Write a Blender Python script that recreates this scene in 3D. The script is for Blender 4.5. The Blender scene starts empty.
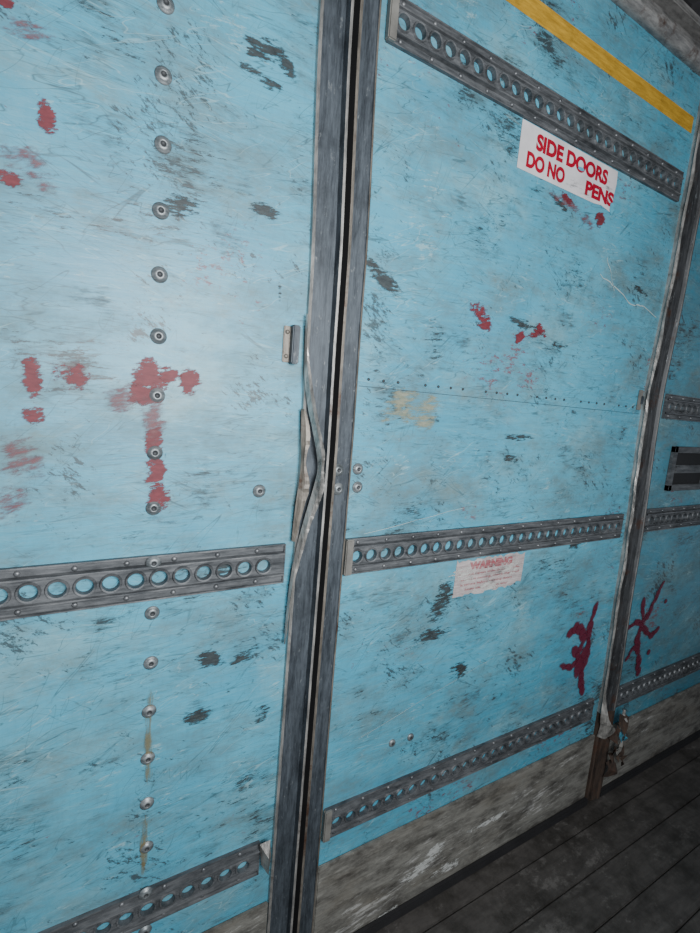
import bpy, bmesh, math, random
from mathutils import Vector, Matrix, noise
random.seed(7)
S=0.8
def W(x,y,z): return Vector((x*S,y*S,(z+0.5)*S))
COL=bpy.context.scene.collection
# ---------------------------------------------------------------- materials
def mat(name):
    m=bpy.data.materials.new(name); m.use_nodes=True
    nt=m.node_tree; b=nt.nodes['Principled BSDF']
    return m,nt,b
class N:
    def __init__(s,nt): s.nt=nt
    def new(s,t,**k):
        n=s.nt.nodes.new(t)
        for a,v in k.items(): setattr(n,a,v)
        return n
    def link(s,a,b): s.nt.links.new(a,b)
    def coord(s,out='Object'):
        return s.new('ShaderNodeTexCoord').outputs[out]
    def mapping(s,src,scale=(1,1,1),rot=(0,0,0),loc=(0,0,0)):
        if any(rot):
            r=s.new('ShaderNodeMapping'); r.inputs['Rotation'].default_value=rot; s.link(src,r.inputs['Vector']); src=r.outputs[0]
        n=s.new('ShaderNodeMapping'); n.inputs['Scale'].default_value=scale
        n.inputs['Location'].default_value=loc
        s.link(src,n.inputs['Vector']); return n.outputs[0]
    def noise(s,vec,scale,detail=4,rough=.55,dist=0):
        n=s.new('ShaderNodeTexNoise'); n.inputs['Scale'].default_value=scale
        n.inputs['Detail'].default_value=detail; n.inputs['Roughness'].default_value=rough
        n.inputs['Distortion'].default_value=dist
        s.link(vec,n.inputs['Vector']); return n.outputs[0]
    def ramp(s,fac,stops):
        n=s.new('ShaderNodeValToRGB'); cr=n.color_ramp
        while len(cr.elements)<len(stops): cr.elements.new(.5)
        for e,(p,c) in zip(cr.elements,stops):
            e.position=p; e.color=(c,c,c,1) if not hasattr(c,'__len__') else (*c,1)
        s.link(fac,n.inputs[0]); return n.outputs[0]
    def mr(s,v,a,b,c=0.0,d=1.0):
        n=s.new('ShaderNodeMapRange'); n.interpolation_type='SMOOTHSTEP'
        s.link(v,n.inputs[0])
        for i,x in zip((1,2,3,4),(a,b,c,d)): n.inputs[i].default_value=x
        return n.outputs[0]
    def mix(s,fac,a,b,mode='MIX'):
        n=s.new('ShaderNodeMix',data_type='RGBA',blend_type=mode)
        for sock,v in ((n.inputs[0],fac),(n.inputs[6],a),(n.inputs[7],b)):
            if isinstance(v,(int,float)): sock.default_value=v
            elif isinstance(v,tuple): sock.default_value=(*v,1)
            else: s.link(v,sock)
        return n.outputs[2]
    def math(s,op,a,b=0.0):
        n=s.new('ShaderNodeMath',operation=op)
        for sock,v in ((n.inputs[0],a),(n.inputs[1],b)):
            if isinstance(v,(int,float)): sock.default_value=v
            else: s.link(v,sock)
        return n.outputs[0]
    def bump(s,h,strength,dist,b):
        n=s.new('ShaderNodeBump'); n.inputs['Strength'].default_value=strength
        n.inputs['Distance'].default_value=dist
        s.link(h,n.inputs['Height']); s.link(n.outputs[0],b.inputs['Normal'])
    def contour(s,vec,scale,width,mscale,mthr,off):
        a=s.noise(vec,scale,2,.5); l=s.math('ABSOLUTE',s.math('SUBTRACT',a,.5))
        line=s.ramp(l,[(0,1.0),(width,0.0)])
        g=s.noise(s.mapping(s.coord(),loc=(off,0,off*1.7)),mscale,3,.6)
        return s.math('MULTIPLY',line,s.ramp(g,[(mthr,0.0),(mthr+.08,1.0)]))

def blue_paint(name,seed,dirt=0.0,dim=1.0):
    m,nt,b=mat(name); n=N(nt); c=n.mapping(n.coord(),loc=(seed,0,seed*.7))
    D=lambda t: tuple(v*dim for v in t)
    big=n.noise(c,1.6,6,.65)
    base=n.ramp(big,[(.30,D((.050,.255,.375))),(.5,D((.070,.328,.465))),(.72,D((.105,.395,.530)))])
    st=n.noise(n.mapping(c,(3,1,50),(0,.04,0)),2.2,8,.7)
    base=n.mix(n.mr(st,.42,.8,0,.42),base,D((.18,.45,.54)))
    st3=n.noise(n.mapping(c,(60,1,5),(0,.03,0),(6,0,0)),2.0,6,.7)
    base=n.mix(n.mr(st3,.48,.8,0,.30),base,D((.045,.20,.29)))
    g2=n.noise(n.mapping(c,(1,1,1.8),loc=(15,0,3)),2.8,12,.74)
    base=n.mix(n.mr(g2,.48,.70,0,.60),base,(.23,.41,.445))
    g=n.noise(n.mapping(c,(1.2,1,2.2),(0,.1,0),(5,0,9)),2.4,12,.75)
    base=n.mix(n.mr(g,.44-dirt,.71,0,.84),base,(.105,.145,.142))
    br=n.noise(n.mapping(c,(1.6,1,3.5),(0,.05,0),loc=(25,0,13)),3.0,12,.78)
    base=n.mix(n.mr(br,.49,.71,0,.58),base,(.15,.16,.125))
    region=n.noise(n.mapping(c,(1,1,1.3),loc=(3,0,5)),3.8,6,.62)
    region2=n.noise(n.mapping(c,(1.2,1,1.2),loc=(33,0,15)),4.0,6,.62)
    sm=n.noise(n.mapping(c,(4,1,18),(0,-.06,0),(4,0,2)),2.6,12,.78)
    s2=n.math('ADD',sm,n.math('MULTIPLY',region,.8))
    base=n.mix(n.mr(s2,.92-dirt,1.16,0,.72),base,(.055,.085,.09))
    chips=n.noise(n.mapping(c,(8,1,44),(0,.08,0),(9,0,1)),2.4,12,.80)
    k=n.math('ADD',chips,n.math('MULTIPLY',region,.85))
    base=n.mix(n.mr(k,1.045,1.08,0,.9),base,(.03,.04,.044))
    chips2=n.noise(n.mapping(c,(14,1,38),(0,-.6,0),(2,0,4)),2.2,12,.78)
    k2=n.math('ADD',chips2,n.math('MULTIPLY',region2,.85))
    base=n.mix(n.mr(k2,1.05,1.09,0,.85),base,(.038,.05,.055))
    fl=n.noise(n.mapping(c,(1,1,1.5),loc=(12,0,14)),42,6,.75)
    k3=n.math('ADD',fl,n.math('MULTIPLY',region2,.5))
    base=n.mix(n.mr(k3,.90,.94,0,.75),base,(.04,.06,.065))
    k4=n.math('ADD',n.noise(n.mapping(c,(14,1,30),loc=(52,0,14)),2.2,10,.78),n.math('MULTIPLY',n.noise(n.mapping(c,loc=(42,0,4)),3.1,4,.6),.9))
    base=n.mix(n.mr(k4,1.12,1.16,0,.75),base,(.17,.04,.045))
    pk=n.math('ADD',n.noise(n.mapping(c,(9,1,40),(0,.15,0),(12,0,4)),2.2,12,.78),n.math('MULTIPLY',region,-.8))
    base=n.mix(n.mr(pk,.24,.30,0,.55),base,(.32,.50,.53))
    for i,(rot,sc,w,mt,col,op) in enumerate([(.20,(3,1,22),.006,.45,(.04,.10,.125),.75),(-.45,(2,1,20),.004,.49,(.045,.11,.14),.75),
            (.45,(3,1,18),.004,.50,(.32,.52,.56),.5),(1.25,(2.2,1,16),.004,.48,(.05,.13,.16),.6),(-.12,(2.5,1,30),.005,.48,(.30,.50,.54),.45),(.8,(2,1,16),.0035,.48,(.035,.08,.10),.7),
            (.02,(3,1,40),.008,.44,(.045,.10,.12),.6)]):
        ln=n.contour(n.mapping(c,sc,(0,rot,0),(i*3.1,0,i*1.3)),1.3,w,4.5,mt,i*4.4+seed)
        base=n.mix(n.math('MULTIPLY',ln,op),base,col)
    n.link(base,b.inputs['Base Color'])
    n.link(n.mr(g,.4,.7,.38,.6),b.inputs['Roughness'])
    n.bump(n.math('ADD',n.math('MULTIPLY',st,.6),n.math('MULTIPLY',k,-.5)),.3,.003,b)
    return m
def metal(name,dark,light,axis='z',metallic=.6,rough=.5,rust=0,chipc=None):
    m,nt,b=mat(name); n=N(nt); c=n.coord()
    sc=(22,8,2.5) if axis=='z' else (2.5,8,22)
    a=n.noise(n.mapping(c,sc),5,9,.75)
    base=n.ramp(a,[(.36,dark),(.66,light)])
    g=n.noise(c,9,6,.7)
    base=n.mix(n.ramp(g,[(.5,0.0),(.7,.6)]),base,tuple(v*.45 for v in dark))
    if rust:
        r=n.noise(n.mapping(c,loc=(3,3,3)),9,8,.75)
        base=n.mix(n.ramp(r,[(.62-rust*.25,0.0),(.72-rust*.2,.9)]),base,(.07,.032,.018))
    if chipc:
        r=n.noise(n.mapping(c,(14,14,5),loc=(1,3,3)),5,7,.75)
        base=n.mix(n.ramp(r,[(.60,0.0),(.66,.8)]),base,chipc)
    n.link(base,b.inputs['Base Color'])
    b.inputs['Metallic'].default_value=metallic
    n.link(n.ramp(a,[(.3,rough-.1),(.7,rough+.15)]),b.inputs['Roughness'])
    n.bump(a,.3,.002,b)
    return m
def wood(name,dark,light,scr,amt=.6,rough=.75,thr=.74,stain=(.02,.018,.015),stain2=None):
    m,nt,b=mat(name); n=N(nt); c=n.coord()
    g=n.noise(n.mapping(c,(1.6,9,34)),3,9,.75,.4)
    base=n.ramp(g,[(.3,dark),(.7,light)])
    if stain2:
        d2=n.noise(n.mapping(c,(1.2,2,3),loc=(17,7,7)),3,9,.72)
        base=n.mix(n.mr(d2,.46,.68,0,.6),base,stain2)
    reg=n.noise(n.mapping(c,(1,1,2)),2.2,5,.6)
    s=n.noise(n.mapping(c,(5,12,40),(0,.12,0),(4,0,3)),2,8,.78)
    k=n.math('ADD',s,n.math('MULTIPLY',reg,.5))
    base=n.mix(n.ramp(k,[(thr,0.0),(thr+.07,amt)]),base,scr)
    d=n.noise(n.mapping(c,(2,2,5),loc=(7,7,7)),4,9,.75)
    base=n.mix(n.ramp(d,[(.44,0.0),(.64,.9)]),base,stain)
    n.link(base,b.inputs['Base Color']); b.inputs['Roughness'].default_value=rough
    n.bump(g,.35,.003,b)
    return m
def decal(name,col,col2,thr=.62,scale=(8,1,30),edge=.03,rot=.12,rough=.6,op=1.0,fw=.28,ns=2.4,lfw=.45):
    m,nt,b=mat(name); n=N(nt)
    uv=n.mapping(n.coord('UV'),(2,2,0),loc=(-1,-1,0))
    ln=n.new('ShaderNodeVectorMath',operation='LENGTH'); n.link(uv,ln.inputs[0])
    fall=n.math('SUBTRACT',1.0,n.math('POWER',ln.outputs['Value'],2.0))
    c=n.coord()
    t=n.noise(n.mapping(c,scale,(0,rot,0)),ns,12,.76)
    lf=n.noise(n.mapping(c,loc=(9,2,4)),16,3,.5)
    k=n.math('ADD',n.math('ADD',t,n.math('MULTIPLY',n.math('SUBTRACT',lf,.5),lfw)),n.math('MULTIPLY',fall,fw))
    a=n.mr(k,thr,thr+edge,0,op)
    a2=n.math('MULTIPLY',a,n.mr(fall,0,.2))
    n.link(a2,b.inputs['Alpha'])
    g=n.noise(n.mapping(c,(10,1,30),loc=(2,0,2)),5,5,.7)
    n.link(n.ramp(g,[(.35,col),(.7,col2)]),b.inputs['Base Color'])
    b.inputs['Roughness'].default_value=rough
    return m
def plain(name,col,rough=.6,metallic=0,var=.25):
    m,nt,b=mat(name); n=N(nt)
    g=n.noise(n.coord(),14,5,.6)
    n.link(n.ramp(g,[(.35,tuple(v*(1-var) for v in col)),(.65,col)]),b.inputs['Base Color'])
    b.inputs['Roughness'].default_value=rough; b.inputs['Metallic'].default_value=metallic
    return m
M_blueL=blue_paint('blue_painted_plywood_a',11.0,.015)
M_blueD=blue_paint('blue_painted_plywood_b',3.3,.01)
M_blueR=blue_paint('blue_painted_plywood_shaded',8.1,.02,.68)  # darkened copy of the blue; light falloff to the right put into colour
M_rail=metal('galvanised_rail_steel',(.050,.056,.062),(.17,.18,.19),'x',.4,.5)
M_lip=metal('worn_rail_edge',(.08,.09,.10),(.28,.29,.30),'x',.55,.4)
M_post=metal('dark_post_steel',(.030,.038,.047),(.095,.115,.135),'z',.35,.5,chipc=(.19,.21,.22))
M_ridge=metal('worn_post_ridge',(.17,.17,.165),(.52,.51,.48),'z',.5,.38,rust=.1)
M_brown=metal('brown_post_ridge',(.09,.082,.07),(.26,.235,.20),'z',.4,.45,rust=.3)
M_groove=plain('dark_groove',(.012,.013,.015),.8)
M_postR=metal('rusty_post_steel',(.025,.027,.03),(.10,.105,.11),'z',.4,.55,rust=.3,chipc=(.2,.22,.23))
M_rust=metal('rust',(.025,.018,.015),(.085,.055,.038),'z',.1,.85,rust=.4)
M_alum=metal('bent_aluminium',(.15,.148,.14),(.62,.60,.56),'z',.6,.32,chipc=(.07,.055,.045))
M_beige=plain('worn_end_cap',(.26,.255,.235),.55,.3,.5)
M_bolt=metal('bolt_steel',(.12,.14,.15),(.34,.37,.38),'x',.55,.42)
M_boltc=plain('bolt_recess',(.05,.055,.06),.6,.3)
M_kick=wood('scuffed_kick_board',(.115,.115,.102),(.25,.245,.22),(.46,.46,.44),amt=.8,thr=.84,stain=(.035,.032,.028),stain2=(.13,.115,.09))
M_floor=wood('dirty_floor_planks',(.035,.032,.030),(.092,.085,.078),(.18,.17,.16),amt=.45,rough=.62,thr=.83)
M_dark=plain('grimy_dark_steel',(.03,.03,.032),.6,.3)
M_ceil=plain('ceiling_panel',(.05,.05,.055),.7)
M_pipe=metal('ceiling_rail_steel',(.15,.15,.15),(.40,.395,.38),'x',.45,.45,rust=.2)
M_sign=plain('sticker_white',(.66,.65,.67),.35,0,.2)
M_pinkbase=metal('sticker_faded_white',(.30,.26,.26),(.56,.52,.52),'x',0,.5,chipc=(.30,.12,.13))
M_redtxt=plain('sticker_red_ink',(.36,.006,.025),.4,0,.15)
M_pinktxt=metal('sticker_faded_ink',(.27,.03,.05),(.45,.30,.30),'x',0,.5)
M_yellow=metal('yellow_reflective_tape',(.34,.19,.02),(.62,.37,.04),'x',0,.45)
M_scuff=decal('black_scuff',(.020,.026,.029),(.055,.068,.07),.68,(10,1,46),.09,.10,fw=.28,op=.88)
M_scuff2=decal('grey_scuff',(.055,.072,.076),(.12,.132,.125),.69,(7,1,40),.24,.05,.6,.65,fw=.22)
M_pale=decal('pale_scrape',(.20,.22,.15),(.34,.35,.26),.62,(9,1,50),.20,.1,.6,.75)
M_white=decal('white_scrape',(.46,.48,.46),(.62,.63,.61),.70,(12,1,50),.08,.1,.6,.85)
M_bluescr=decal('blue_scrape',(.06,.32,.46),(.12,.42,.54),.60,(18,1,40),.03,.1)
M_red=decal('red_paint',(.11,.012,.020),(.20,.032,.042),.65,(16,1,40),.08,.3,.6,.9,fw=.30)
M_redf=decal('faded_red_paint',(.15,.05,.06),(.23,.095,.10),.65,(12,1,44),.20,.3,.6,.72)
M_maroon=decal('maroon_spray',(.085,.006,.024),(.14,.014,.036),.50,(9,1,9),.24,0,op=.88,fw=.40,lfw=.5)
M_rusty=decal('rust_drip',(.18,.14,.05),(.24,.19,.08),.62,(60,1,5),.2,0,.7,.6)
# ---------------------------------------------------------------- mesh helpers
def obj(name,bm,mats,smooth=False,parent=None):
    me=bpy.data.meshes.new(name); bm.to_mesh(me); bm.free()
    for m in mats: me.materials.append(m)
    if smooth:
        for p in me.polygons: p.use_smooth=True
    o=bpy.data.objects.new(name,me); COL.objects.link(o)
    if parent: o.parent=parent
    return o
def empty(name):
    o=bpy.data.objects.new(name,None); COL.objects.link(o); o.empty_display_size=.1; return o
def box(bm,x0,x1,y0,y1,z0,z1,mi=0,bev=0):
    vs=[bm.verts.new(W(x,y,z)) for x in(x0,x1) for y in(y0,y1) for z in(z0,z1)]
    fs=[bm.faces.new([vs[i] for i in q]) for q in((0,1,3,2),(4,6,7,5),(0,4,5,1),(2,3,7,6),(0,2,6,4),(1,5,7,3))]
    for f in fs: f.material_index=mi
    if bev:
        es=list({e for f in fs for e in f.edges})
        r=bmesh.ops.bevel(bm,geom=es,offset=bev*S,segments=2,affect='EDGES')
        for f in r['faces']: f.material_index=mi
    return vs
def lathe(bm,cx,cz,prof,seg=18,y0=0,mis=None):
    rings=[]
    for r,y in prof:
        if r==0: rings.append([bm.verts.new(W(cx,y0-y,cz))])
        else: rings.append([bm.verts.new(W(cx+r*math.cos(2*math.pi*i/seg),y0-y,cz+r*math.sin(2*math.pi*i/seg))) for i in range(seg)])
    for k in range(len(rings)-1):
        a,b=rings[k],rings[k+1]
        for i in range(seg):
            j=(i+1)%seg
            q=[a[i],a[j]]+([b[0]] if len(b)==1 else [b[j],b[i]])
            f=bm.faces.new(q); f.smooth=True
            if mis: f.material_index=mis[k]
def interp(pts,z):
    pts=sorted(pts,key=lambda p:p[1])
    if z<=pts[0][1]: return pts[0][0]
    for (x0,z0),(x1,z1) in zip(pts,pts[1:]):
        if z<=z1:
            t=(z-z0)/(z1-z0); t=t*t*(3-2*t); return x0+(x1-x0)*t
    return pts[-1][0]
FL=-0.5; TOP=2.80; XL=-1.6; XR=5.2
# ---------------------------------------------------------------- shell
LE=[(.493,2.3),(.515,1.6),(.522,1.19),(.518,-.3)]
RE=[(.652,2.38),(.672,1.7),(.678,1.19),(.681,-.4)]
RP=[(2.168,2.6),(2.155,2.0),(2.128,1.5),(2.170,.72),(2.198,.04),(2.203,-.4)]
def panel(name,m,x0,x1,z0,z1,y0=0,th=.035):
    bm=bmesh.new(); box(bm,x0,x1,y0,y0+th,z0,z1); return obj(name,bm,[m])
O_L=panel('wall_left',M_blueL,XL,.56,FL,TOP)
O_D=panel('door_1',M_blueD,.63,2.21,FL,TOP)
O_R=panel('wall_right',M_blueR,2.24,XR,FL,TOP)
bm=bmesh.new()
y=.035; pw=.145; i=0
while y>-3.2:
    box(bm,XL,XR,y-pw+.004,y,FL-.05,FL-random.uniform(0,.003),0,.003); y-=pw
box(bm,XL,XR,-3.2,.035,FL-.08,FL-.05,0)
obj('floor',bm,[M_floor])
bm=bmesh.new(); box(bm,XL,XR,-3.2,.08,2.96,3.0)
for i in range(9):
    x=XL+.4+i*.8; box(bm,x,x+.05,-3.2,0,2.90,2.96)
obj('ceiling',bm,[M_ceil])
bm=bmesh.new(); box(bm,XL,XR,.0,.06,TOP,2.97,0)
obj('trim_1',bm,[M_dark])
bm=bmesh.new()
prof=[(.02+.035*math.cos(a),.035*math.sin(a)) for a in [2*math.pi*i/16 for i in range(17)]]
rows=[]
for x in (XL,XR): rows.append([bm.verts.new(W(x,-.03+c,2.80+s)) for c,s in prof])
for i in range(16):
    f=bm.faces.new([rows[0][i],rows[0][i+1],rows[1][i+1],rows[1][i]]); f.smooth=True
box(bm,XL,XR,-.05,.0,2.86,2.885,0,.004)
obj('trim_2',bm,[M_pipe])
for nm,x0,x1 in (('baseboard_left',XL,.515),('baseboard_door',.685,2.195),('baseboard_right',2.30,XR)):
    bm=bmesh.new(); box(bm,x0,x1,-.014,-.0005,FL+.0,-.128 if nm!='baseboard_left' else -.165,0,.003)
    o=obj(nm,bm,[M_kick])
    if nm=='baseboard_door': O_K=o
bm=bmesh.new()
for x0,x1 in ((XL,.515),(.685,2.195),(2.30,XR)):
    box(bm,x0,x1,-.034,-.0145,FL,FL+.035,0,.004)
obj('trim_3',bm,[M_dark])
# ---------------------------------------------------------------- posts
zs=[FL+i*(3.36)/48 for i in range(49)]
bm=bmesh.new(); rows=[]
fr=[(0,0),(0,-.012),(.04,-.017),(.40,-.017),(.42,-.036),(.465,-.036),(.49,-.004),(.565,-.004),(.585,-.032),(.635,-.032),(.65,-.017),(.95,-.017),(.96,-.020),(1,-.018),(1,0)]
mi=[1,1,0,0,1,1,3,3,2,2,0,0,2,2]
for z in zs:
    l=interp(LE,z); r=interp(RE,z)
    rows.append([bm.verts.new(W(l+(r-l)*u,y,z)) for u,y in fr])
for a,b in zip(rows,rows[1:]):
    for i in range(len(fr)-1):
        f=bm.faces.new([a[i],a[i+1],b[i+1],b[i]]); f.material_index=mi[i]
PC=obj('door_post',bm,[M_post,M_ridge,M_brown,M_groove])
bm=bmesh.new(); rows=[]
frR=[(0,0),(0,-.02),(.012,-.022),(.014,-.006),(.03,-.006),(.032,-.024),(.075,-.026),(.082,-.034),(.092,-.034),(.096,-.022),(.125,-.02),(.127,0)]
miR=[1,0,3,3,0,0,0,1,0,0,0]
for z in zs:
    l=interp(RP,z); rows.append([bm.verts.new(W(l+u,y,z)) for u,y in frR])
for k,(a,b) in enumerate(zip(rows,rows[1:])):
    for i in range(len(frR)-1):
        f=bm.faces.new([a[i],a[i+1],b[i+1],b[i]])
        f.material_index=miR[i] if zs[k]>-.05 else 2
PR=obj('door_post.001',bm,[M_postR,M_ridge,M_rust,M_groove])
def sheet(bm,pts,mi=0,seg=7,jag=.0):
    def cr(p0,p1,p2,p3,t):
        return [.5*((2*b)+(-a+c)*t+(2*a-5*b+4*c-d)*t*t+(-a+3*b-3*c+d)*t**3) for a,b,c,d in zip(p0,p1,p2,p3)]
    n=len(pts); out=[]
    for i in range(n-1):
        for k in range(seg): out.append(cr(pts[max(i-1,0)],pts[i],pts[i+1],pts[min(i+2,n-1)],k/seg))
    out.append(list(pts[-1])); rows=[]
    for a,b,c,d,z in out:
        j=random.uniform(-jag,jag); c+=j; d+=j*.7
        mx=(a+c)/2; my=(b+d)/2-.004
        rows.append([bm.verts.new(W(a,b,z)),bm.verts.new(W(mx,my,z)),bm.verts.new(W(c,d,z)),bm.verts.new(W(c+.002,d+.004,z))])
    for p,q in zip(rows,rows[1:]):
        for i in range(3):
            f=bm.faces.new([p[i],p[i+1],q[i+1],q[i]]); f.material_index=mi if i<2 else 1
bm=bmesh.new()
sheet(bm,[(.508,-.014,.512,-.018,1.60),(.510,-.015,.517,-.022,1.52),(.514,-.018,.526,-.036,1.44),(.524,-.026,.537,-.050,1.37),(.538,-.036,.551,-.058,1.31),
 (.553,-.040,.568,-.060,1.25),(.562,-.036,.573,-.052,1.205),(.553,-.040,.572,-.064,1.16),(.543,-.036,.563,-.058,1.11),(.532,-.030,.547,-.048,1.05),
 (.522,-.022,.536,-.038,.98),(.513,-.018,.524,-.028,.90),(.509,-.015,.516,-.022,.80),(.508,-.014,.511,-.017,.70)],0,7,.0012)
sheet(bm,[(.512,-.014,.522,-.020,1.36),(.516,-.016,.538,-.028,1.29),(.520,-.018,.532,-.026,1.22),(.518,-.018,.545,-.030,1.16),(.512,-.018,.534,-.026,1.09),(.51,-.014,.518,-.018,1.0)],2,6,.002)
obj('torn_strip',bm,[M_alum,M_groove,M_brown],parent=PC)
bm=bmesh.new(); pts=[]
z=2.72
while z>.0:
    x=interp(RP,z)-.008+random.uniform(-.003,.003); w_=random.uniform(.003,.009)
    pts.append((x,-.021,x+w_,-.026-random.uniform(0,.006),z)); z-=.08
pts+=[(2.18,-.03,2.205,-.06,-.02),(2.19,-.03,2.235,-.08,-.07),(2.195,-.02,2.215,-.05,-.13)]
sheet(bm,pts,0,4,.0015)
obj('edge_strip',bm,[M_alum,M_groove],parent=PR)
def shard(bm,cx,cz,s,mi,n=9,y=-.04):
    vs=[]
    for i in range(n):
        a=2*math.pi*i/n+random.uniform(-.3,.3); r=s*random.uniform(.35,1.1)
        vs.append(bm.verts.new(W(cx+r*math.cos(a)*.7,y-random.uniform(0,.04),cz+r*math.sin(a))))
    c=bm.verts.new(W(cx,y-.02,cz))
    for i in range(n):
        f=bm.faces.new([vs[i],vs[(i+1)%n],c]); f.material_index=mi
bm=bmesh.new()
for a in [(2.33,-.06,.07,3),(2.35,-.13,.06,1),(2.33,-.20,.05,2),(2.36,-.24,.06,3),(2.30,-.12,.05,3),(2.30,-.32,.06,3),(2.34,-.03,.03,0),(2.37,-.17,.04,1),(2.40,-.30,.05,3),(2.29,-.22,.06,3)]: shard(bm,*a)
obj('torn_scraps',bm,[M_alum,M_blueR,M_beige,M_rust],parent=PR)
# ---------------------------------------------------------------- perforated rails
def rail(name,x0,x1,zc,cap0=False,cap1=False):
    bm=bmesh.new(); p=.052; n=max(1,int((x1-x0-.02)/p))
    xs=x0+((x1-x0)-n*p)/2
    h=p/2; SEG=24; yp=-.011
    for k in range(n):
        cx=xs+p*(k+.5)
        def ring(r,y): return [bm.verts.new(W(cx+r*math.cos(2*math.pi*i/SEG),y,zc+r*math.sin(2*math.pi*i/SEG))) for i in range(SEG)]
        sq=[]
        for i in range(SEG):
            c,s=math.cos(2*math.pi*i/SEG),math.sin(2*math.pi*i/SEG); m=max(abs(c),abs(s))
            sq.append(bm.verts.new(W(cx+h*c/m,yp,zc+h*s/m)))
        rs=[sq,ring(.0240,yp),ring(.0220,-.0165),ring(.0182,-.0155),ring(.0164,-.001)]
        for q,(a,b) in enumerate(zip(rs,rs[1:])):
            for i in range(SEG):
                j=(i+1)%SEG
                f=bm.faces.new([a[i],a[j],b[j],b[i]]); f.material_index=1 if q==1 else 0
    for a,b in ((x0,xs),(xs+n*p,x1)):
        if b-a>1e-4:
            bm.faces.new([bm.verts.new(W(a,yp,zc-h)),bm.verts.new(W(b,yp,zc-h)),bm.verts.new(W(b,yp,zc+h)),bm.verts.new(W(a,yp,zc+h))])
    for sgn in(-1,1):
        pr=[(h,yp),(h+.002,-.017),(h+.006,-.017),(h+.009,-.006),(.050,-.006),(.052,-.011),(.0555,-.011),(.0555,0)]
        ms=[0,1,0,0,0,1,0]
        A=[bm.verts.new(W(x0,y,zc+sgn*z)) for z,y in pr]; B=[bm.verts.new(W(x1,y,zc+sgn*z)) for z,y in pr]
        for i in range(len(pr)-1):
            f=bm.faces.new([A[i],A[i+1],B[i+1],B[i]]); f.material_index=ms[i]
        x=x0+.04
        while x<x1-.02:
            lathe(bm,x,zc+sgn*.0425,[(.0065,0),(.006,.004),(.003,.006),(0,.0065)],8,-.006,[1,1,1])
            x+=.104
    for fl,xx in ((cap0,x0),(cap1,x1)):
        if fl: box(bm,xx-.004,xx+.022,-.020,-.0005,zc-.055,zc+.055,2,.003)
        else: box(bm,xx-.002,xx+.002,-.012,-.0005,zc-.055,zc+.055,0)
    bmesh.ops.recalc_face_normals(bm,faces=bm.faces)
    return obj(name,bm,[M_rail,M_lip,M_beige])
rail('perforated_cargo_rail',XL,.494,.937)
rail('perforated_cargo_rail',.688,2.115,.934,True)
rail('perforated_cargo_rail',.682,2.120,2.352,True)
rail('perforated_cargo_rail',.695,2.135,.026,True)
rail('perforated_cargo_rail',XL,.475,.012)
rail('perforated_cargo_rail',2.305,XR,.945)
rail('perforated_cargo_rail',2.305,XR,1.48)
rail('perforated_cargo_rail',2.33,XR,.03)
# ---------------------------------------------------------------- bolts
bm=bmesh.new()
BP=[(.0175,0),(.0175,.002),(.0145,.003),(.0125,.0065),(.008,.0085),(.0055,.0085),(.005,.006),(0,.006)]
BM=[0,0,0,0,0,1,1]
for k in range(-3,20):
    z=.061+.1307*k
    if abs(z-.937)<.07 or abs(z-.012)<.07: lathe(bm,.161,z,BP,18,-.010,BM)
    else: lathe(bm,.161+random.uniform(-.002,.002),z,BP,18,0,BM)
lathe(bm,.415,1.14,BP,18,0,BM)
obj('bolt_column',bm,[M_bolt,M_boltc],parent=O_L)
bm=bmesh.new()
for x,z,y0 in((.635,1.197,-.017),(.640,1.143,-.017)): lathe(bm,x,z,BP,18,y0,BM)
obj('post_bolts',bm,[M_bolt,M_boltc],parent=PC)
bm=bmesh.new()
for x,z,y0 in((.710,1.197,0),(.714,1.143,0)): lathe(bm,x,z,BP,18,y0,BM)
for x,z in((.945,.235),(1.025,.232)): lathe(bm,x,z,[(.014,0),(.013,.004),(.006,.006),(0,.006)],16,0,[0,0,1])
for i in range(28):
    if i%5!=3: lathe(bm,.72+i*.0515,1.455+.0002*i,[(.0045,0),(.004,.003),(0,.004)],8,0,[1,1])
box(bm,.69,2.12,-.0012,-.0001,1.4335,1.4350,1)
obj('door_bolts',bm,[M_bolt,M_boltc],parent=O_D)
# ---------------------------------------------------------------- fittings
bm=bmesh.new()
box(bm,.455,.482,-.006,0,1.475,1.565,0,.002); box(bm,.472,.492,-.026,0,1.472,1.568,1,.003)
for z in(1.49,1.55): lathe(bm,.464,z,[(.006,0),(.005,.004),(0,.005)],10,-.006,[0,0])
obj('latch_bracket',bm,[M_brown,M_post])
bm=bmesh.new()
box(bm,2.085,2.108,-.012,0,1.45,1.535,0,.003); box(bm,2.092,2.101,-.02,-.012,1.475,1.51,1,.002)
obj('door_edge_latch',bm,[M_beige,M_post])
bm=bmesh.new()
v=[bm.verts.new(W(*p)) for p in((.470,-.022,.075),(.500,-.03,.085),(.510,-.02,.02),(.495,-.045,-.02),(.480,-.02,.0),(.490,-.05,.045))]
for q in((0,1,5),(1,2,5),(2,3,5),(3,4,5),(4,0,5)): bm.faces.new([v[i] for i in q])
obj('bent_corner_plate',bm,[M_alum])
bm=bmesh.new()
x0,x1,z0,z1=2.44,2.80,1.085,1.30
box(bm,x0,x1,-.02,0,z1-.03,z1,0,.003);box(bm,x0,x1,-.02,0,z0,z0+.03,0,.003)
box(bm,x0,x0+.03,-.02,0,z0,z1,0,.003);box(bm,x1-.03,x1,-.02,0,z0,z1,0,.003)
box(bm,x0+.03,x1-.03,-.004,-.0005,z0+.03,z1-.03,1); box(bm,x0+.05,x1-.05,-.014,-.004,1.17,1.21,0,.004)
obj('slotted_tie_down_box',bm,[M_rail,M_groove])
bm=bmesh.new(); box(bm,.66,2.145,-.0012,-.0002,2.563,2.622); obj('yellow_tape_strip',bm,[M_yellow])
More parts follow.
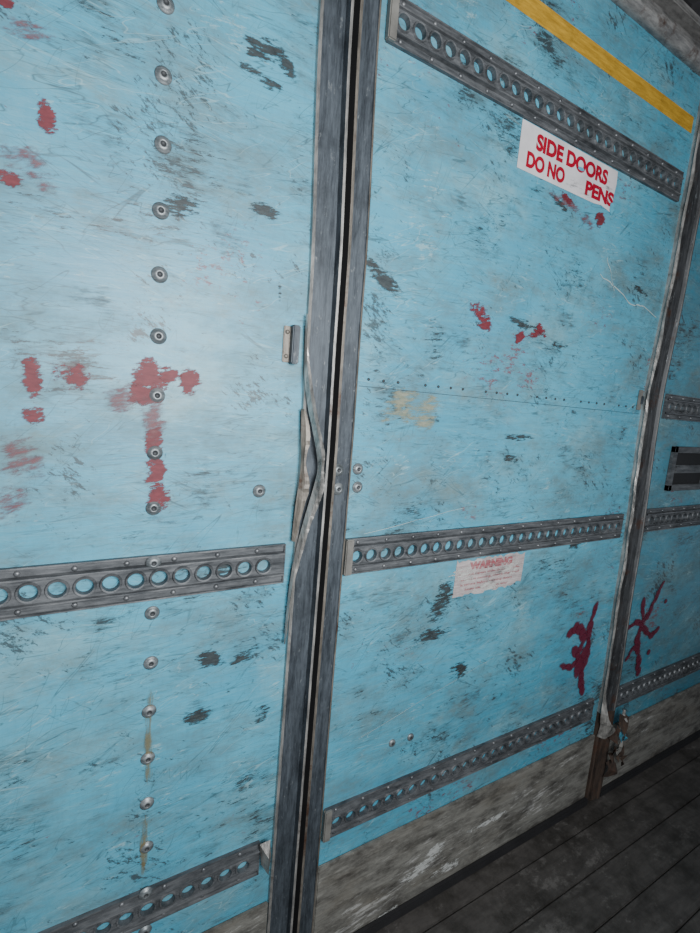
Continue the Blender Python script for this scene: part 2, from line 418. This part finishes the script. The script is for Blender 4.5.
# ---------------------------------------------------------------- stickers
def text(body,x0,x1,z0,z1,m,parent,name,y=-.0022,bold=.05):
    cu=bpy.data.curves.new(name,'FONT'); cu.body=body; cu.size=1; cu.offset=bold; cu.fill_mode='FRONT'
    o=bpy.data.objects.new(name,cu); COL.objects.link(o)
    dg=bpy.context.evaluated_depsgraph_get(); me=bpy.data.meshes.new_from_object(o.evaluated_get(dg))
    bpy.data.objects.remove(o)
    xs=[v.co.x for v in me.vertices]; ys=[v.co.y for v in me.vertices]
    a,b,c,d=min(xs),max(xs),min(ys),max(ys)
    for v in me.vertices:
        v.co=W(x0+(v.co.x-a)/(b-a)*(x1-x0),y,z0+(v.co.y-c)/(d-c)*(z1-z0))
    me.materials.clear(); me.materials.append(m)
    o=bpy.data.objects.new(name,me); COL.objects.link(o); o.parent=parent
def decal_quad(bm,x,z,w,h,rot,y,uvl):
    c,s=math.cos(rot),math.sin(rot); vs=[]
    for u,v in((-1,-1),(1,-1),(1,1),(-1,1)):
        dx,dz=u*w/2,v*h/2; vs.append(bm.verts.new(W(x+dx*c-dz*s,y,z+dx*s+dz*c)))
    f=bm.faces.new(vs)
    for l,(u,v) in zip(f.loops,((0,0),(1,0),(1,1),(0,1))): l[uvl].uv=(u,v)
def marks(name,m,items,y,parent=None):
    groups={0:[],1:[],2:[]}
    for i,it in enumerate(items):
        groups[0 if it[0]<110 else (1 if it[0]<440 else 2)].append((i,it))
    for g,its in groups.items():
        if not its: continue
        bm=bmesh.new(); uvl=bm.loops.layers.uv.new('UVMap')
        for i,(x,z,w,h,r) in its: decal_quad(bm,x/200,z/200,w/200,h/200,r,y-.00004*i,uvl)
        obj(name,bm,[m],parent=parent or (O_L,O_D,O_R)[g])
e=empty('side_door_notice_sticker')
bm=bmesh.new()
P=[(1.197,2.294),(1.197,2.155),(1.60,2.155),(1.64,2.160),(1.70,2.150),(1.712,2.165),(1.705,2.2),(1.712,2.25),(1.709,2.292)]
bm.faces.new([bm.verts.new(W(x,-.0015,z)) for x,z in P]); obj('sticker_base',bm,[M_sign],parent=e)
text('SIDE DOORS',1.270,1.655,2.228,2.278,M_redtxt,e,'text_1')
text('DO NO',1.235,1.425,2.168,2.216,M_redtxt,e,'text_2')
text('PENS',1.54,1.708,2.168,2.216,M_redtxt,e,'text_3')
marks('torn_area',M_bluescr,[(341,433,6,9,0),(300,448,10,3,0)],-.0030,e)
marks('scuffed_area',M_scuff2,[(296,437,24,12,0),(265,452,40,10,0),(306,434,30,12,0),(330,445,30,14,0)],-.0034,e)
e=empty('warning_sticker')
bm=bmesh.new(); N_=24; top=[];bot=[]
for i in range(N_+1):
    a=1.145+.352*i/N_
    top.append(bm.verts.new(W(a+random.uniform(-.003,.003),-.0012,.873-(random.uniform(0,.012) if i not in(0,) else 0))))
    bot.append(bm.verts.new(W(a+random.uniform(-.003,.003),-.0012,.733+random.uniform(-.003,.012)+(.02 if i>N_-3 else 0))))
for i in range(N_): bm.faces.new([bot[i],bot[i+1],top[i+1],top[i]])
obj('sticker_base',bm,[M_pinkbase],parent=e)
text('WARNING',1.21,1.43,.828,.860,M_pinktxt,e,'text_1',bold=.07)
for i,(t,x0,x1) in enumerate((('do not open side doors while',1.165,1.475),('vehicle is moving. check that load',1.165,1.475),('is secure before opening doors',1.175,1.44),('keep clear of doorway',1.20,1.42))):
    text(t,x0,x1,.808-i*.019,.820-i*.019,M_pinktxt,e,'text_%d'%(i+2),bold=.02)
marks('wear',M_white,[(236,162,40,20,0),(286,164,34,22,0),(262,151,50,14,0)],-.0030,e)
marks('grime',M_scuff2,[(262,162,80,36,0)],-.0034,e)
# ---------------------------------------------------------------- paint marks
def rnd(pts,w,h,r=.15):
    return [(x,z,w*random.uniform(.7,1.3),h*random.uniform(.7,1.3),random.uniform(-r,r)) for x,z in pts]
marks('black_scuff_marks',M_scuff,
 rnd([(73,430),(73,419),(40,356),(77,364),(61,138),(80,136),(67,187),(57,107)],24,12,.3)
 +[(84,429,14,22,.6),(91,100,14,20,0),(88,328,4,14,0),(149,346,40,12,-.45),(138,353,20,9,-.3),(266,339,50,10,-.1),(306,330,24,10,0),(394,385,34,8,-.2),
  (271,247,30,10,0),(276,262,50,8,0),(218,143,36,28,.8),(214,122,46,16,0),(222,155,24,26,.5),(244,88,26,22,0),(244,84,24,20,0),(362,174,26,12,0),(285,421,30,8,-.3)],-.0008)
marks('grey_scuff_marks',M_scuff2,
 rnd([(68,370),(10,310),(37,215),(55,229),(23,136),(9,378),(10,92),(64,348),(60,400),(60,237),(55,110)],44,26,.15)
 +rnd([(226,272),(270,212),(187,124),(374,38),(240,300),(350,130),(270,250),(260,60),(158,160),(300,350),(380,300),(210,320),(330,250),(200,400)],76,26,.12),-.0014)
marks('pale_scrape_marks',M_pale,[(177,276,64,20,.25),(170,282,40,16,.4),(186,270,30,14,0),(130,306,16,9,0)],-.0018)
marks('white_scrape_marks',M_white,[(225,-71,66,18,.2),(260,-84,60,14,0),(205,-95,50,12,0),(300,-60,70,10,0),(240,-62,30,24,.3)],-.0150,O_K)
marks('red_paint_marks',M_red,[(-9,377,9,21,.1),(-21,408,8,7,0),(-21,350,12,7,0),(-15,277,10,22,.1),(-1,280,20,16,-.2),(30,281,20,24,.2),(46,281,15,17,0),(28,274,20,12,.3),(37,283,14,10,0),
 (31,253,11,24,0),(32,238,13,22,0),(34,226,14,18,0),(-14,262,10,11,0),(223,341,24,14,-.3),(228,334,18,13,0),(276,334,24,9,.3),(282,338,18,8,-.6),(262,330,14,13,.5),(330,422,18,15,0),(290,426,22,7,-.3)],-.0020)
marks('faded_red_marks',M_redf,[(-18,244,24,30,.2),(-24,228,24,26,0),(-15,358,24,14,0),(290,424,50,12,-.1),(315,418,28,12,-.3),(-14,402,20,14,.3),(-10,352,14,12,0),(31,262,16,40,0),(16,272,20,20,0)],-.0026)
def scribble(pts,w):
    out=[]
    for (x0,z0),(x1,z1) in zip(pts,pts[1:]):
        L=math.hypot(x1-x0,z1-z0); k=max(1,round(L/9))
        for i in range(k):
            t=(i+.5)/k
            out.append((x0+(x1-x0)*t+random.uniform(-1.2,1.2),z0+(z1-z0)*t+random.uniform(-1.2,1.2),L/k*1.9,w*random.uniform(.7,1.5),math.atan2(z1-z0,x1-x0)+random.uniform(-.3,.3)))
    return out
marks('maroon_spray_marks',M_maroon,
 scribble([(407,116),(402,98),(406,70),(401,48),(409,26)],9)+scribble([(372,92),(386,98),(396,86),(392,72)],9)+scribble([(368,64),(384,58),(398,64),(404,76)],10)+scribble([(384,76),(396,62),(393,50)],11)
 +scribble([(486,106),(494,86),(488,62),(500,36),(503,22)],8)+scribble([(464,78),(480,84),(496,76),(512,62),(526,68)],7)+scribble([(498,84),(506,98),(520,120)],7)+scribble([(474,46),(484,56),(494,54)],7)+[(532,98,8,6,0),(516,44,7,7,0)],-.0032)
marks('rust_drips',M_rusty,[(32,100,6,70,0),(31,40,5,60,0)],-.0044)
bm=bmesh.new()
def crack(pts,w,y=-.0012):
    P=[]
    for (x0,z0),(x1,z1) in zip(pts,pts[1:]):
        for k in range(6):
            t=k/6; P.append((x0+(x1-x0)*t+random.uniform(-.8,.8),z0+(z1-z0)*t+random.uniform(-.8,.8)))
    P.append(pts[-1])
    r=[(bm.verts.new(W(x/200,y,(z-w*random.uniform(.3,1)/2)/200)),bm.verts.new(W((x+w*.3)/200,y,(z+w*random.uniform(.3,1)/2)/200))) for x,z in P]
    for a,b in zip(r,r[1:]): bm.faces.new([a[0],b[0],b[1],a[1]])
crack([(340,386),(365,380),(385,372),(400,374),(424,368)],1.2)
crack([(345,400),(360,378)],.8)
crack([(150,200),(230,212)],.4); crack([(160,60),(280,90)],.4)
obj('scratch_lines',bm,[plain('scratch_pale',(.40,.52,.53),.6)],parent=O_D)
# ---------------------------------------------------------------- camera
cam=bpy.data.cameras.new('camera'); co=bpy.data.objects.new('camera',cam); COL.objects.link(co)
cam.sensor_fit='VERTICAL'; cam.sensor_height=36; cam.lens=36*470/933; cam.clip_start=.02
Xa=Vector((802,-1.4,470)).normalized(); D=Vector((-270,3200,470)); D=(D-Xa*D.dot(Xa)).normalized(); Za=-D; Ya=Za.cross(Xa)
R=Vector((Xa.x,Ya.x,Za.x)); Dn=Vector((Xa.y,Ya.y,Za.y)); F=Vector((Xa.z,Ya.z,Za.z))
M=Matrix((R,-Dn,-F)).transposed().to_4x4(); M.translation=W(0,-1.15,1.40)
co.matrix_world=M; bpy.context.scene.camera=co
# ---------------------------------------------------------------- light
w=bpy.data.worlds.new('world'); bpy.context.scene.world=w; w.use_nodes=True
w.node_tree.nodes['Background'].inputs[0].default_value=(.78,.87,1,1); w.node_tree.nodes['Background'].inputs[1].default_value=.25
def area(name,loc,tgt,size,power,col):
    l=bpy.data.lights.new(name,'AREA'); l.shape='RECTANGLE'; l.size=size[0]; l.size_y=size[1]; l.energy=power; l.color=col
    o=bpy.data.objects.new(name,l); COL.objects.link(o); o.location=loc
    o.rotation_euler=(Vector(tgt)-Vector(loc)).to_track_quat('-Z','Y').to_euler()
area('added_area_light',(.35,-1.5,1.7),(.5,0,1.5),(.9,.7),50,(.98,.99,1))  # added lamp near the camera to brighten the wall; no real fixture
